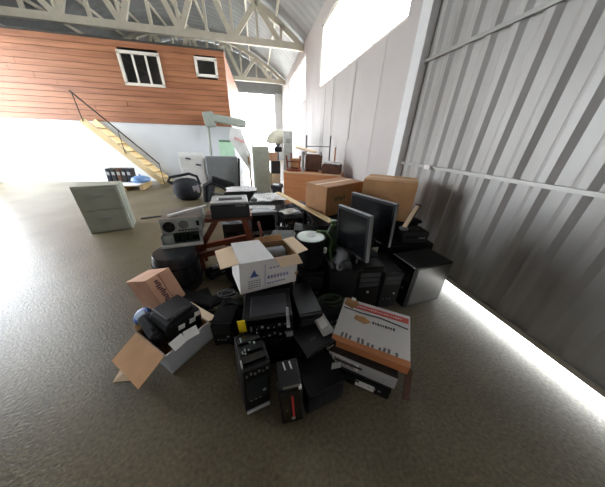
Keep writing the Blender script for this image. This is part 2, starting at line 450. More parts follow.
def open_carton(name, label, loc, rot, d, outer, inner, flaps, th=.006, fl=None, skip=()):
    """open box; flaps = {side: (angle from vertical outwards, length)}"""
    w, dp, h = d
    t = thing(name, label, 'box', loc, rot)
    O('bottom_panel', B((0, 0, th / 2), (w, dp, th)), inner, t)
    for n, c, s in (('front', (0, -dp / 2, h / 2), (w, th, h)), ('back', (0, dp / 2, h / 2), (w, th, h)), ('left', (-w / 2, 0, h / 2), (th, dp, h)), ('right', (w / 2, 0, h / 2), (th, dp, h))):
        O('side_panel', B(c, s), outer, t)
        ins = B((c[0] * .965, c[1] * .965, h / 2 + .003), (s[0] * (.96 if s[0] > th else .5), s[1] * (.96 if s[1] > th else .5), h - .008))
        O('lining', ins, inner, t)
    dirs = {'front': ((0, -1), w), 'back': ((0, 1), w), 'left': ((-1, 0), dp), 'right': ((1, 0), dp)}
    for k, (ang, ln, m) in flaps.items():
        (dx, dy), wid = dirs[k]
        a = R(ang); ox, oz = math.sin(a) * ln, math.cos(a) * ln
        p = Vector((dx * w / 2, dy * dp / 2, h)); e = Vector((-dy, dx, 0)) * wid * .49
        q = p + Vector((dx * ox, dy * ox, oz))
        O('flap', MB().slab([p - e, p + e, q + e * .97, q - e * .97], .005), m, t)
    return t


def closed_carton(label, loc, rot, d, m, tape='card_pale', group=None, name='cardboard_box'):
    w, dp, h = d
    t = thing(name, label, 'box', loc, rot, group)
    O('carton_body', B((0, 0, h / 2 - .002), (w, dp, h - .004)), m, t, .006)
    for s in (-1, 1): O('flap', B((0, s * dp / 4, h), (w - .004, dp / 2 - .004, .006)), m, t)
    O('tape', B((0, 0, h + .0035), (w * 1.0, .05, .002)), tape, t)
    return t


def device(name, label, cat, loc, rot, d, m, slots=6, slot_m='black', panel='charcoal'):
    """a flat electronics case with a faceplate, vents and buttons"""
    w, dp, h = d
    t = thing(name, label, cat, loc, rot)
    O('case', B((0, .006, h / 2), (w, dp - .012, h)), m, t, .004)
    O('faceplate', B((0, -dp / 2 + .006, h / 2), (w * .99, .012, h * .94)), panel, t, .003)
    O('disc_slot', B((-w * .18, -dp / 2 - .001, h * .6), (w * .4, .006, h * .16)), slot_m, t)
    O('button_row', MB().box((w * .18, -dp / 2 - .001, h * .5), (.018, .008, .01)).box((w * .26, -dp / 2 - .001, h * .5), (.018, .008, .01)).box((w * .34, -dp / 2 - .001, h * .5), (.018, .008, .01)), 'silver', t)
    v = MB()
    for i in range(slots): v.box((-w * .35 + i * w * .7 / max(1, slots - 1), dp * .15, h + .0005), (w * .03, dp * .4, .003))
    O('top_vents', v, slot_m, t)
    return t


def coil(label, loc, rad, n, m, r=.006, seed=1, squash=.6, name='cable'):
    rnd = random.Random(seed); pts = []
    tot = n * 18
    for i in range(tot):
        a = i * 2 * math.pi / 18
        rr = rad * (1 + .18 * math.sin(a * .37 + seed)) * (1 + .08 * rnd.uniform(-1, 1))
        pts.append((rr * math.cos(a) * (1 + .1 * math.sin(i * .05)), rr * squash * math.sin(a) + .02 * math.sin(i * .11), r + .012 * (1 + math.sin(i * .23 + seed)) + i * .012 / 18))
    pts.append((rad * 1.7, rad * .3, r)); pts.append((rad * 2.2, -rad * .1, r))
    o = O(name, MB().tube(pts, r, 6), m); o.location = loc
    return tag(o, label, 'cable')


def crumple(name, label, cat, loc, sx, sy, amp, m, seed=1, rz=0, base=0.0, n=16):
    """a crumpled sheet lying over things: a noisy grid that sags to its edges, with thickness"""
    rnd = random.Random(seed); mb = MB()
    fs = [(rnd.uniform(3, 9), rnd.uniform(3, 9), rnd.uniform(0, 6), rnd.uniform(.2, 1)) for _ in range(7)]
    for lay in (0, 1):
        for j in range(n + 1):
            for i in range(n + 1):
                u, v = i / n - .5, j / n - .5
                h = sum(a * math.sin(p * u * 3 + q * v * 3 + w) for p, q, w, a in fs) / 3.0
                h += rnd.uniform(-.25, .25) if lay == 0 else 0
                edge = max(abs(u), abs(v)) * 2
                jx = .03 * math.sin(9 * v + seed); jy = .03 * math.sin(8 * u + seed * 2)
                z = base + amp * (1.1 + h) * (1 - .75 * edge ** 3)
                mb.v.append(Vector(((u + jx) * sx, (v + jy) * sy, z if lay == 0 else 0)))
    # underside copies the top a few millimetres lower
    k = (n + 1) ** 2
    for q in range(k): mb.v[k + q] = mb.v[q] - Vector((0, 0, .006))
    for j in range(n):
        for i in range(n):
            a = j * (n + 1) + i
            mb.f.append([a, a + 1, a + n + 2, a + n + 1]); mb.f.append([k + a, k + a + n + 1, k + a + n + 2, k + a + 1])
    rim = [i for i in range(n + 1)] + [j * (n + 1) + n for j in range(1, n + 1)] + [n * (n + 1) + i for i in range(n - 1, -1, -1)] + [j * (n + 1) for j in range(n - 1, 0, -1)]
    for q in range(len(rim)):
        a, b = rim[q], rim[(q + 1) % len(rim)]; mb.f.append([a, k + a, k + b, b])
    o = tag(O(name, mb, m), label, cat); o.location = loc; o.rotation_euler = (0, 0, R(rz)); return o


# ------------------------------------------------------------------ foreground: computers by the camera
ta = pc_tower('black computer tower nearest the camera, silver strip along its bottom edge', (-.134, .868, 0), (-1, 3, 14.4), (.166, .265, .42), face='black', bays=0)
O('foot_strip', B((.0, -.138, .022), (.15, .012, .03)), 'lightgrey', ta, .003)
pp = MB()
for i in range(6): pp.box((-.06 + i * .024, -.135, .375 + .01 * (i % 2)), (.012, .008, .014))
O('port_row', pp, 'silver', ta)
O('side_panel', B((-.085, .02, .21), (.004, .22, .36)), 'black_metal', ta, .002)
for i in range(3): O('drive_unit', B((.0, -.07 + i * .07, .426), (.14, .05, .022)), 'black2' if i % 2 else 'gloss_black', ta, .003)
tb_ = MB(); rnd = random.Random(12)
for i in range(9): tb_.box((-.06 + .12 * rnd.random(), -.1 + .2 * rnd.random(), .440), (rnd.uniform(.006, .012), rnd.uniform(.006, .022), .008))
O('terminal', tb_, 'zinc', ta)
O('clasp', B((-.078, -.09, .43), (.008, .05, .012)), 'silver', ta)
O('teal_cover', B((0, -.1345, .23), (.13, .004, .2)), mat('dark_teal_plastic', (24, 38, 40), .4), ta, .002)

tb = thing('equipment_rack', 'black open equipment case with a yellow sticker under white open carton', 'computer', (.029, 1.17, 0), (0, -3, -1.8))
O('case', MB().box((-.165, 0, .254), (.012, .29, .508)).box((.165, 0, .254), (.012, .29, .508)).box((0, 0, .504), (.34, .29, .012)).box((0, .14, .254), (.33, .012, .5)).box((0, 0, .01), (.34, .29, .02)), 'black_metal', tb, .002)
for i, z in enumerate((.07, .15, .23, .31, .39)):
    dr = O('drive_unit', B((0, -.01, z + .03), (.30, .26, .055)), 'black' if i % 2 else 'black2', tb, .003)
    det = MB(); rnd = random.Random(i)
    for q in range(7): det.box((-.125 + q * .04, -.142, z + .03 + rnd.uniform(-.012, .012)), (rnd.uniform(.006, .018), .008, rnd.uniform(.006, .02)))
    O('connector', det, 'zinc' if i > 2 else 'charcoal', dr)
O('latch_lever', B((-.12, -.15, .42), (.012, .012, .07)), 'silver', tb, .003)
O('sticker', B((-.175, -.152, .475), (.050, .008, .105)), 'yellow', tb)
O('top_lid', B((.01, -.02, .513), (.26, .2, .008)), mat('blue_black_lid', (46, 48, 56), .35), tb, .003)
O('white_strip', MB().slab([(.125, -.155, .40), (.152, -.155, .40), (.146, -.15, .58), (.13, -.15, .58)], .01), 'lightgrey', tb)
O('bracket', B((.14, -.15, .33), (.05, .016, .05)), 'midgrey', tb, .004)

rs = thing('speaker_box', 'small black box with a red stripe on front, beside the nearest tower', 'speaker', (.114, .716, 0), (-4, -3, 0))
O('cabinet', B((0, 0, .165), (.139, .189, .33)), 'black', rs, .008)
O('front_panel', B((.0, -.096, .165), (.12, .008, .30)), 'gloss_black', rs, .004)
O('red_stripe', B((.008, -.102, .175), (.012, .006, .2)), 'red', rs)
O('emblem', MB().lathe([(.012, 0), (.012, .005)], 14).xform(Matrix.Translation((.004, -.1, .06)) @ Matrix.Rotation(R(90), 4, 'X')), 'silver', rs)
O('top_edge', MB().box((.01, -.085, .333), (.1, .012, .008)), mat('bronze_trim', (92, 88, 72), .5), rs)
O('corner_cap', B((.058, -.09, .325), (.018, .02, .02)), 'white', rs, .003)
for x in (-.018, .022): O('label_strip', B((x, .05, .332), (.009, .055, .004), (0, 0, 10)), 'white', rs)
O('side_clip', B((-.071, -.01, .27), (.006, .012, .07), (20, 0, 0)), 'lightgrey', rs)

rib_case = thing('computer_case', 'low black ribbed computer case lying right of red-striped box', 'computer', (.315, .80, 0), (0, 0, 12))
O('case', B((0, 0, .1), (.27, .26, .2)), 'black_metal', rib_case, .006)
for i in range(11): O('slat', B((-.115 + i * .023, -.132, .1), (.008, .008, .16)), 'charcoal', rib_case)
O('lid', B((0, 0, .204), (.265, .255, .008)), 'black2', rib_case, .003)
O('screw', MB().lathe([(.006, 0), (.006, .004)], 10, (.1, .1, .207)), 'silver', rib_case)

pcb = device('disc_player', 'black flat player on the ribbed case with two shiny bits', 'player', (.33, 1.0, .224), (0, -4, 20), (.26, .24, .07), 'black', panel='gloss_black')
O('label_strip', B((-.02, -.02, .073), (.05, .02, .002)), 'charcoal', pcb)
pc_tower('black computer tower standing behind red-striped box, right of yellow sticker case', (.32, 1.30, 0), (0, 0, 4), (.19, .40, .40), bays=3)
pc_tower('black tower on floor under the round bin', (.46, 1.77, 0), (0, 0, -4), (.26, .40, .44), bays=3)
pc_tower('black tower hidden behind yellow sticker case, carrying the white open carton', (0, 1.53, 0), (0, 0, 10), (.42, .36, .505), body='black2')

# ------------------------------------------------------------------ flat carton on two grey players, right foreground
dv1 = device('disc_player', 'grey-black player at the bottom of stack on the floor', 'player', (.698, .884, 0), (0, 0, -34.5), (.436, .34, .117), 'charcoal', panel='black2', slots=10)
dv2 = device('disc_player', 'grey player with barcode labels right under red-banded carton', 'player', (.711, .898, .119), (0, 0, -35.9), (.469, .34, .107), 'charcoal', panel='lightgrey', slots=10)
bc = MB(); rnd = random.Random(3); x = -.19
while x < -.03:
    wv = rnd.choice((.003, .006, .004)); bc.box((x, -.172, .06), (wv, .004, .06)); x += wv + rnd.choice((.004, .007))
O('barcode', bc, 'ink', dv2)
O('barcode_label', B((-.11, -.1705, .06), (.19, .003, .075)), 'paper', dv2)
O('paper_label', B((.05, -.171, .05), (.13, .003, .06)), 'paper', dv1)

fc = thing('flat_carton', 'flat white carton with red band and orange edge, torn open', 'box', (.796, .977, .238), (6, -.5, -35.4))
w, dp, h = .532, .43, .09
O('carton_body', B((0, 0, h / 2), (w, dp, h)), 'whitecard', fc, .006)
O('red_band', B((.02, dp * .36, h + .001), (w * .88, .052, .002)), 'redpink', fc)
lt = MB(); rnd = random.Random(5)
for i in range(22): lt.box((-.17 + i * .0175, dp * .36, h + .0025), (.011, .006 + .012 * rnd.random(), .001))
O('band_lettering', lt, 'whitecard', fc)
O('orange_edge', MB().box((0, -dp * .455, h + .001), (w * .99, dp * .09, .002)).box((0, -dp / 2 - .001, h * .5), (w * .99, .003, h * .95)), 'orange_print', fc)
lt = MB()
for i in range(9): lt.box((.0 + i * .019, dp * .08, h + .0015), (.013, .016 + .010 * rnd.random(), .001))
O('title_lettering', lt, 'ink', fc)
lt = MB()
for i, x in enumerate((-.2, -.17, -.14, -.08, -.05, -.01, .02, .07, .1, .13, .18)):
    hgt = .02 + .022 * rnd.random(); lt.box((x, -dp * .41 + hgt / 2, h + .003), (.017, hgt, .001), (0, 0, rnd.uniform(-12, 12)))
O('silhouette_print', lt, 'midgrey', fc)
O('torn_flap', MB().slab([(-.255, .14, h + .004), (-.18, .11, h + .006), (-.13, .17, h + .012), (-.17, .215, h + .012), (-.25, .21, h + .01)], .005), 'card', fc)
O('torn_flap', MB().slab([(-.15, .02, h + .003), (-.06, .0, h + .004), (-.02, .03, h + .006), (-.07, .06, h + .008), (-.14, .055, h + .005)], .004), 'card', fc)
tp = MB().tube([(-.25, .1, h + .006), (-.1, .09, h + .008), (.05, .1, h + .005), (.25, .075, h + .005)], .004, 6)
O('cut_seam', tp, 'ink', fc)
O('tape', B((-.19, .21, h + .012), (.035, .03, .008), (0, 15, 10)), 'white', fc)
br = MB().bar((.0, .0, 0.004), (.0, .09, .21), .04, .014)
o = tag(O('wood_offcut', br, 'dark_brown'), 'brown wooden offcut leaning at the end of the two grey players', 'wood'); o.location = (.905, .60, .0); o.rotation_euler = (0, 0, R(-20))
ad = thing('power_adapter', 'white power adapter block beside the flat white carton', 'adapter', (.427, 1.066, .30), (10, -22, 11.6))
O('housing', B((0, 0, .025), (.092, .163, .05)), 'lightgrey', ad, .008)
O('label_plate', B((0, .01, .051), (.06, .09, .002)), 'white', ad)
O('lead', MB().tube([(0, .08, .025), (.02, .13, .03), (.08, .16, .0), (.14, .12, -.03)], .005, 6), 'black2', ad)
coil('dark olive cable coiled behind white adapter block', (.56, 1.30, .30), .09, 3, 'darkgreen', .007, 4)
o = tag(O('foil_scrap', MB().slab([(0, 0, .003), (.07, .0, .004), (.08, .03, .012), (.02, .04, .006)], .003), 'lightgrey'), 'pale scrap of plastic on the ribbed black case', 'scrap'); o.location = (.40, .78, .209)

# ------------------------------------------------------------------ right side: block, monitors, tower, bin
blk = thing('computer_tower', 'large black server case carrying both flat monitors', 'computer', (.887, 1.68, 0), (0, 0, -3.3))
O('case', B((0, .01, .265), (.538, .44, .53)), 'black_metal', blk, .006)
O('front_panel', B((-.13, -.215, .265), (.26, .02, .51)), 'black', blk, .005)
O('front_panel', B((.137, -.215, .265), (.25, .02, .51)), 'gloss_black', blk, .005)
for z in (.45, .39, .33): O('drive_bay', B((.137, -.226, z), (.2, .008, .045)), 'charcoal', blk, .002)
O('power_button', MB().lathe([(.014, 0), (.014, .008)], 14).xform(Matrix.Translation((.137, -.225, .24)) @ Matrix.Rotation(R(90), 4, 'X')), 'silver', blk)

flat_monitor('black flat monitor with dark screen, nearer of the two, silver edge', (.796, 1.52, .682), (2, -4, -77.8), .44, .40, .152)
flat_monitor('black flat monitor standing behind the nearer monitor, before the big carton', (1.065, 1.73, .722), (2.5, -1, -70.4), .53, .41, .192)
cup = thing('mouse', 'grey computer mouse under the nearer flat monitor', 'mouse', (.70, 1.50, .531), (0, 0, -35))
O('shell', MB().lathe([(.0, .036), (.02, .034), (.034, .022), (.036, .008), (.032, 0)][::-1], 16).xform(Matrix.Diagonal((1, 1.7, 1, 1))), 'midgrey', cup)
O('wheel', MB().lathe([(.008, -.004), (.008, .004)], 10).xform(Matrix.Translation((0, -.03, .032)) @ Matrix.Rotation(R(90), 4, 'Y')), 'black', cup)

tr = pc_tower('black computer tower beside the sheet metal door, pale sheen painted on its side', (1.66, 1.56, 0), (0, 0, -83.8), (.31, .50, .52), body='black_metal', face='black', bays=3)
O('edge_trim', B((0, -.252, .522), (.3, .01, .008)), 'silver', tr)
O('side_panel', B((.157, .02, .27), (.006, .44, .46)), mat('painted_sheen_grey', (86, 84, 82), .36, .3, var=.05), tr, .002)  # lighter grey colour stands in for the sheen on the black side
pw = thing('strip_lamp', 'slim white lamp leaning on black box beside the metal door', 'lamp', (1.62, 1.90, .705), (0, 0, 0))
O('tube_body', MB().bar((0, 0, .02), (.17, .08, .25), .045, .03), 'card_pale', pw, .004)
O('back_channel', MB().bar((.02, .015, .02), (.19, .095, .26), .06, .02), 'black2', pw, .003)
O('foot', MB().lathe([(.045, 0), (.05, .012), (.035, .03), (.0, .035)], 16), 'midgrey', pw)
device('router', 'small black box on the case between table and metal door', 'router', (1.74, 1.90, .56), (0, 0, -8), (.30, .2, .14), 'black2')
pc_tower('black case squeezed between table and tower by the metal door', (1.70, 1.89, 0), (0, 0, 0), (.56, .24, .555), body='black2', bays=0)

tbl = thing('table', 'black table behind the monitors carrying two brown cartons', 'table', (1.30, 2.50, 0), (0, 0, 0))
O('table_top', B((0, 0, .72), (1.36, .92, .035)), 'black2', tbl, .004)
for x in (-1, 1):
    for y in (-1, 1): O('leg', B((x * .63, y * .41, .35), (.05, .05, .705)), 'black', tbl)
O('apron', B((0, -.43, .55), (1.26, .02, .3)), 'black', tbl)
cl = closed_carton('large brown carton with green print behind the nearer monitor', (1.02, 2.67, .74), (0, -1, 26.8), (.705, .40, .37), 'card_dark')
lg = MB()
for i in range(6): lg.box((-.2 + i * .035, -.202, .20 + .01 * (i % 3)), (.024, .003, .05))
O('green_print', lg, mat('dark_green_print', (92, 92, 50), .6), cl)
closed_carton('large tan carton close to the metal door, behind the rear monitor', (1.66, 2.39, .74), (0, 0, -37.2), (.604, .50, .455), 'card')

bn = thing('round_bin', 'round black bin with a pale lid, beside the nearer monitor', 'bin', (.47, 1.77, .442))
O('bucket', MB().lathe([(.12, 0), (.14, .02), (.152, .30), (.158, .31), (.15, .315), (.143, .30)], 28), 'black2', bn)
O('lid', MB().lathe([(.143, .296), (.135, .312), (.06, .322), (.0, .323)], 28), mat('pale_green_lid', (206, 218, 208), .4), bn)
O('lid_disc', MB().lathe([(.05, .318), (.045, .326), (.0, .327)], 24), 'lightgrey', bn)
O('clip', B((.13, -.09, .19), (.03, .03, .06), (0, 0, 35)), 'white', bn, .006)
O('hose', MB().tube([(.08, .08, .325), (.17, .05, .33), (.22, -.02, .26), (.18, -.09, .2), (.2, -.12, .05)], .012, 8), 'green', bn)
pl = tag(O('long_plank', MB().bar((.33, 3.75, .73), (.74, 1.92, .83), .07, .022), 'pale_wood', None, .002), 'long pale timber plank lying across the pile toward the bin', 'plank')
dg = thing('green_bag', 'dark green plastic bag between the bin and nearer monitor', 'bag', (.72, 1.84, .532))
O('bag_body', MB().lathe([(.06, 0), (.085, .05), (.075, .17), (.05, .25), (.03, .30)], 14).xform(Matrix.Diagonal((1, .7, 1, 1))), 'darkgreen', dg)
O('knot', MB().lathe([(.03, .29), (.015, .31), (.035, .35)], 10), 'green', dg)

# ------------------------------------------------------------------ white open carton on the pile
wc = open_carton('open_carton', 'white open carton with blue triangle logo on black towers', (-.01, 1.49, .513), (0, 4, 17), (.47, .30, .27), 'whitecard', 'card_inner',
                 {'left': (100, .13, 'card_pale'), 'right': (80, .1, 'card_pale')})
O('flap', MB().slab([(.03, -.152, .27), (.232, -.152, .27), (.25, -.215, .215), (.06, -.215, .215)], .005), 'card_pale', wc)
O('flap', MB().slab([(-.04, .152, .26), (-.03, .16, .315), (.21, .16, .325), (.232, .152, .26)], .005), 'card', wc)
O('flap', MB().slab([(-.235, -.15, .272), (.03, -.15, .268), (.0, .15, .30), (-.235, .15, .30)], .005), 'whitecard', wc)
O('logo', MB().slab([(-.165, -.1535, .135), (-.105, -.1535, .135), (-.13, -.1535, .20)], .002), 'blue_ink', wc)
O('logo_base', MB().slab([(-.115, -.1535, .135), (-.09, -.1535, .135), (-.12, -.1535, .165)], .002), 'ink', wc)
lt = MB(); rnd = random.Random(9)
for r_ in range(4):
    for i in range(5): lt.box((-.17 + i * .02, -.1535, .10 - r_ * .02), (.015, .002, .008))
O('small_print', lt, 'midgrey', wc)
lt = MB()
lt.box((-.045, -.1535, .13), (.004, .002, .2))
for i in range(7): lt.box((-.015 + i * .027, -.1535, .105), (.018, .002, .03))
for i in range(8): lt.box((-.02 + i * .02, -.1535, .05), (.013, .002, .016))
for i in range(5): lt.box((.0 + i * .03, -.1535, .19), (.02, .002, .012))
O('front_lettering', lt, mat('faded_violet_print', (140, 138, 172), .6), wc)
O('side_tear', B((.232, -.156, .09), (.02, .006, .03), (0, 20, 0)), 'card', wc)
gd = thing('projector', 'grey cylinder-shaped device packed in the white open carton', 'device', (.035, 1.52, .62), (0, 4, 17))
O('housing', MB().tube([(-.13, 0, .09), (-.11, 0, .09), (.11, 0, .09), (.13, 0, .09)], .072, 20), 'midgrey', gd)
O('end_cap', MB().tube([(.128, 0, .09), (.15, 0, .09)], .05, 18), 'charcoal', gd)
O('foot', B((0, 0, .012), (.2, .1, .024)), 'charcoal', gd)

# ------------------------------------------------------------------ left foreground: open box of black gear, pink carton, blue roll
ob = open_carton('open_carton', 'grey-white open carton full of black gear on the floor', (-.766, 1.361, 0), (0, 0, 48.6), (.36, .40, .20), 'greycard', 'card_inner',
                 {'left': (118, .22, 'card'), 'front': (172, .15, 'greycard'), 'back': (70, .05, 'card'), 'right': (115, .1, 'card_pale')})
bag = thing('laser_printer', 'black printer wedged upright in grey-white open carton, pale labels', 'printer', (-.75, 1.40, .09), (0, 0, 48.6))
O('body', B((.02, .03, .115), (.28, .32, .23)), 'black2', bag, .05)
O('top_cover', B((.03, .06, .232), (.22, .22, .02)), 'charcoal', bag, .01)
O('handle', MB().tube([(-.06, -.08, .23), (-.05, -.09, .26), (.1, -.09, .26), (.11, -.08, .23)], .012, 8), 'charcoal', bag)
for x, z in ((-.03, .17), (.06, .16), (.11, .19)): O('label_sticker', B((x, -.133, z), (.05, .004, .04), (0, 14, 0)), 'paper', bag)
dk = thing('laptop_bag', 'black soft bag beside the printer in the same grey-white carton', 'bag', (-.93, 1.43, .06), (8, -12, 40))
O('bag_body', B((0, 0, .10), (.12, .30, .18)), 'fabric', dk, .04)
O('strap', MB().tube([(0, -.12, .18), (.0, -.09, .22), (0, .07, .22), (0, .10, .18)], .012, 8), 'fabric', dk)
for k, (x, y) in enumerate(((-.57, 1.21), (-.64, 1.14))):
    o = tag(O('paper_sheet', MB().slab([(-.05, -.035, 0), (.05, -.035, 0.01), (.05, .04, .03), (-.05, .04, .02)], .003), 'paper'), ('crumpled white sheet at the right rim of grey-white carton', 'crumpled white sheet at the front rim of grey-white carton')[k], 'paper')
    o.location = (x - .03, y + .04, .21); o.rotation_euler = (R(10), 0, R(30 + 20 * k))
pk = thing('cardboard_box', 'pinkish brown carton tipped on its side with dark lettering', 'box', (-1.208, 1.944, .185), (69, -2.7, 54.4))
O('carton_body', B((0, 0, .197), (.218, .322, .394)), 'card_pink', pk, .005)
for s in (-1, 1): O('flap', B((s * .056, 0, .397), (.107, .32, .006)), 'card_pink', pk)
lt = MB(); rnd = random.Random(2)
for i in range(11): lt.box((-.04 + rnd.uniform(-.006, .006), -.11 + i * .022, .401), (.03 + .02 * rnd.random(), .015, .002), (0, 0, rnd.uniform(-15, 15)))
O('lettering', lt, 'purple_ink', pk)
O('side_flap', MB().slab([(-.112, -.16, .39), (-.112, .16, .39), (-.118, .16, .25), (-.118, -.16, .25)], .005), 'card_pink', pk)
rl = thing('tape_roll', 'blue and white plastic tub on the floor by pinkish carton', 'tub', (-1.13, 1.70, 0), (24, -18, 0))
O('tub_body', MB().lathe([(.055, .015), (.075, .035), (.08, .10), (.07, .115), (.05, .12)], 22), 'blue', rl)
O('lid', MB().lathe([(.05, .118), (.045, .126), (.0, .128)], 20), mat('pale_blue_plastic', (170, 196, 226), .4), rl)
O('wrapper_band', MB().lathe([(.0775, .05), (.081, .052), (.0815, .08), (.079, .082)], 22), 'white', rl)
o = tag(O('card_scrap', MB().slab([(-.06, -.05, .004), (.06, -.06, .004), (.05, .05, .03), (-.05, .06, .015)], .006), 'card_pale'), 'pale cardboard scrap under brown flap of grey-white carton', 'scrap'); o.location = (-1.07, 1.15, 0)
o = tag(O('wood_sliver', MB().bar((0, 0, .01), (.12, -.1, .012), .018, .01), 'pale_wood'), 'short pale wooden sliver on floor right of grey-white carton', 'wood'); o.location = (-.56, 1.53, .0)

# ------------------------------------------------------------------ left middle: drum, opened computers, bench and printer
dm = thing('drum', 'dark plastic drum under the opened silver computers', 'drum', (-.97, 2.20, 0))
O('barrel_body', MB().lathe([(.19, 0), (.215, .03), (.225, .15), (.228, .24), (.225, .34), (.212, .45), (.2, .47), (.0, .472)], 30), mat('blue_black_plastic', (33, 37, 42), .38), dm)
for z in (.12, .35): O('hoop', MB().lathe([(.22, z - .012), (.235, z - .006), (.235, z + .006), (.22, z + .012)], 30), 'black2', dm)
for a in range(-70, 40, 22): O('rib', MB().tube([(.228 * math.cos(R(a - 40)), .228 * math.sin(R(a - 40)), .14), (.232 * math.cos(R(a - 40)), .232 * math.sin(R(a - 40)), .24), (.226 * math.cos(R(a - 40)), .226 * math.sin(R(a - 40)), .33)], .008, 6), 'charcoal', dm)
pc_tower('black tower behind the drum holding up opened silver computers', (-.98, 2.66, 0), (0, 0, 8), (.2, .36, .475), bays=2)

lo = thing('open_computer', 'opened silver computer with card slots, lower of the two stacked', 'computer', (-.933, 2.53, .478), (0, 0, 8.4))
O('chassis', MB().box((0, 0, .009), (.40, .45, .018)).box((-.192, 0, .07), (.012, .45, .14)).box((.192, 0, .07), (.012, .45, .14)).box((0, .22, .07), (.39, .012, .14)), 'zinc', lo, .002)
O('motherboard', B((0, .02, .022), (.36, .38, .008)), 'board', lo)
O('base_lip', B((0, -.236, .012), (.43, .03, .036)), 'white', lo, .003)
for i in range(5): O('card', B((-.08 + i * .04, -.08, .075), (.006, .22, .1)), 'board', lo)
O('card_bracket', MB().box((.02, -.215, .08), (.03, .006, .09)).box((.09, -.215, .08), (.03, .006, .09)), 'black', lo)
O('power_supply', B((-.13, -.12, .07), (.1, .16, .1)), 'zinc', lo, .003)
O('drive_cage', B((.13, .08, .07), (.1, .2, .1)), 'midgrey', lo, .003)
up = thing('open_computer', 'silver computer with round fan grille, upper of the two stacked', 'computer', (-.911, 2.56, .622), (0, 0, 8.5))
O('case', B((0, .006, .08), (.414, .436, .16)), 'zinc', up, .003)
O('back_plate', B((0, -.214, .08), (.406, .008, .15)), 'zinc', up, .002)
fn = O('fan', MB().lathe([(.06, 0), (.06, .012), (.052, .012), (.05, .004), (.0, .004)], 24).xform(Matrix.Translation((-.125, -.218, .08)) @ Matrix.Rotation(R(90), 4, 'X')), 'black', up)
bl = MB()
for i in range(6):
    a = i * math.pi / 3; bl.bar((-.125, -.224, .08), (-.125 + .048 * math.cos(a), -.226, .08 + .048 * math.sin(a)), .016, .003)
O('fan_blades', bl, 'charcoal', fn)
O('vent_plate', MB().lathe([(.05, 0), (.05, .004)], 20).xform(Matrix.Translation((.02, -.218, .095)) @ Matrix.Rotation(R(90), 4, 'X')), 'midgrey', up)
O('socket', B((.165, -.219, .10), (.03, .008, .06)), 'black', up, .002)
pt = MB()
for i in range(7): pt.box((-.03 + i * .03, -.219, .03), (.022, .008, .018))
O('port_row', pt, 'charcoal', up)
O('top_cover', B((0, .01, .163), (.41, .44, .006)), mat('taupe_steel', (126, 116, 108), .5), up)
o = tag(O('white_batten', MB().bar((-1.02, 2.42, .80), (-.66, 2.66, .835), .04, .022), 'white'), 'white batten lying on the top opened silver computer', 'batten')

bh = thing('bench', 'red-brown timber bench with splayed legs under the black printer', 'bench', (-.40, 2.62, 0), (0, 0, 5))
O('bench_top', B((0, -.08, .705), (.56, .10, .05)), 'brown_wood', bh, .006)
O('bench_top', B((0, .05, .705), (.56, .13, .05)), 'brown_wood', bh, .006)
O('bench_top', B((0, .17, .705), (.56, .10, .05)), 'brown_wood', bh, .006)
for y in (-.09, .16):
    O('leg', MB().bar((-.15, y, .685), (-.40, y, .30), .07, .05), 'brown_wood', bh, .004)
    O('leg', MB().bar((.17, y, .685), (.30, y, .0), .06, .05), 'brown_wood', bh, .004)
    O('foot_post', MB().bar((-.41, y, .31), (-.41, y, 0), .06, .05), 'brown_wood', bh, .004)
    O('stretcher', MB().bar((-.49, y - .04, .24), (.28, y - .04, .34), .05, .075), 'brown_wood', bh, .004)
pr = thing('laser_printer', 'black laser printer with pale grey top standing on red-brown bench', 'printer', (-.367, 2.62, .732), (0, 0, 5.9))
O('body', B((0, 0, .085), (.44, .37, .17)), 'charcoal', pr, .015)
O('top_cover', B((0, .0, .182), (.43, .35, .03)), 'lightgrey', pr, .012)
O('paper_slot', B((.01, -.02, .198), (.27, .10, .006)), 'black', pr)
O('paper_guide', MB().box((-.14, -.02, .202), (.012, .1, .01)).box((.16, -.02, .202), (.012, .1, .01)), 'white', pr)
O('front_door', B((0, -.187, .085), (.40, .01, .13)), 'charcoal', pr, .004)
O('control_panel', B((.12, -.188, .155), (.12, .012, .022)), 'midgrey', pr, .003)
sl = MB()
for i in range(9): sl.box((-.1 + i * .026, -.02, .2015), (.016, .08, .003))
O('roller_row', sl, 'ink', pr)

# ------------------------------------------------------------------ dark tangle between the drum and the white carton
pc_tower('black tower lying on floor under the bench', (-.28, 2.19, 0), (0, 0, 30), (.28, .34, .17), body='black2')
keyboard('black keyboard on the floor right of the drum', (-.50, 1.88, .0), (0, 0, 35))
keyboard('black keyboard on top of the black tower lying under bench', (-.29, 2.2, .175), (0, 0, -18))
device('disc_player', 'black flat player on the floor left of yellow sticker case', 'player', (-.36, 1.62, 0), (0, 0, -12), (.26, .30, .08), 'black')
device('router', 'small black box with silver buttons on the floor under bench front', 'router', (-.62, 2.36, 0), (0, 0, 40), (.22, .16, .10), 'black2')
coil('black cable coiled on the floor in front of the drum', (-.56, 1.60, 0), .08, 4, 'black2', .007, 1)
coil('black cable coiled on the player left of yellow sticker case', (-.36, 1.60, .084), .07, 3, 'black', .006, 2)
coil('grey cable tangled over the keyboards right of the drum', (-.42, 1.84, .06), .08, 3, 'midgrey', .005, 3)
for k, (x, y, z, m) in enumerate(((-.68, 1.98, .0, 'midgrey'), (-.36, 2.22, .206, 'midgrey'), (-.62, 2.36, .102, 'lightgrey'))):
    o = thing('power_adapter', ('grey adapter on floor right of drum', 'grey adapter on keyboard that tops the lying tower', 'pale adapter on the small black box')[k], 'adapter', (x, y, z), (0, 0, 30 + 40 * k))
    O('housing', B((0, 0, .018), (.05, .08, .036)), m, o, .006)
    O('lead', MB().tube([(0, .04, .018), (.02, .08, .012), (.07, .1, .006)], .004, 6), 'black', o)

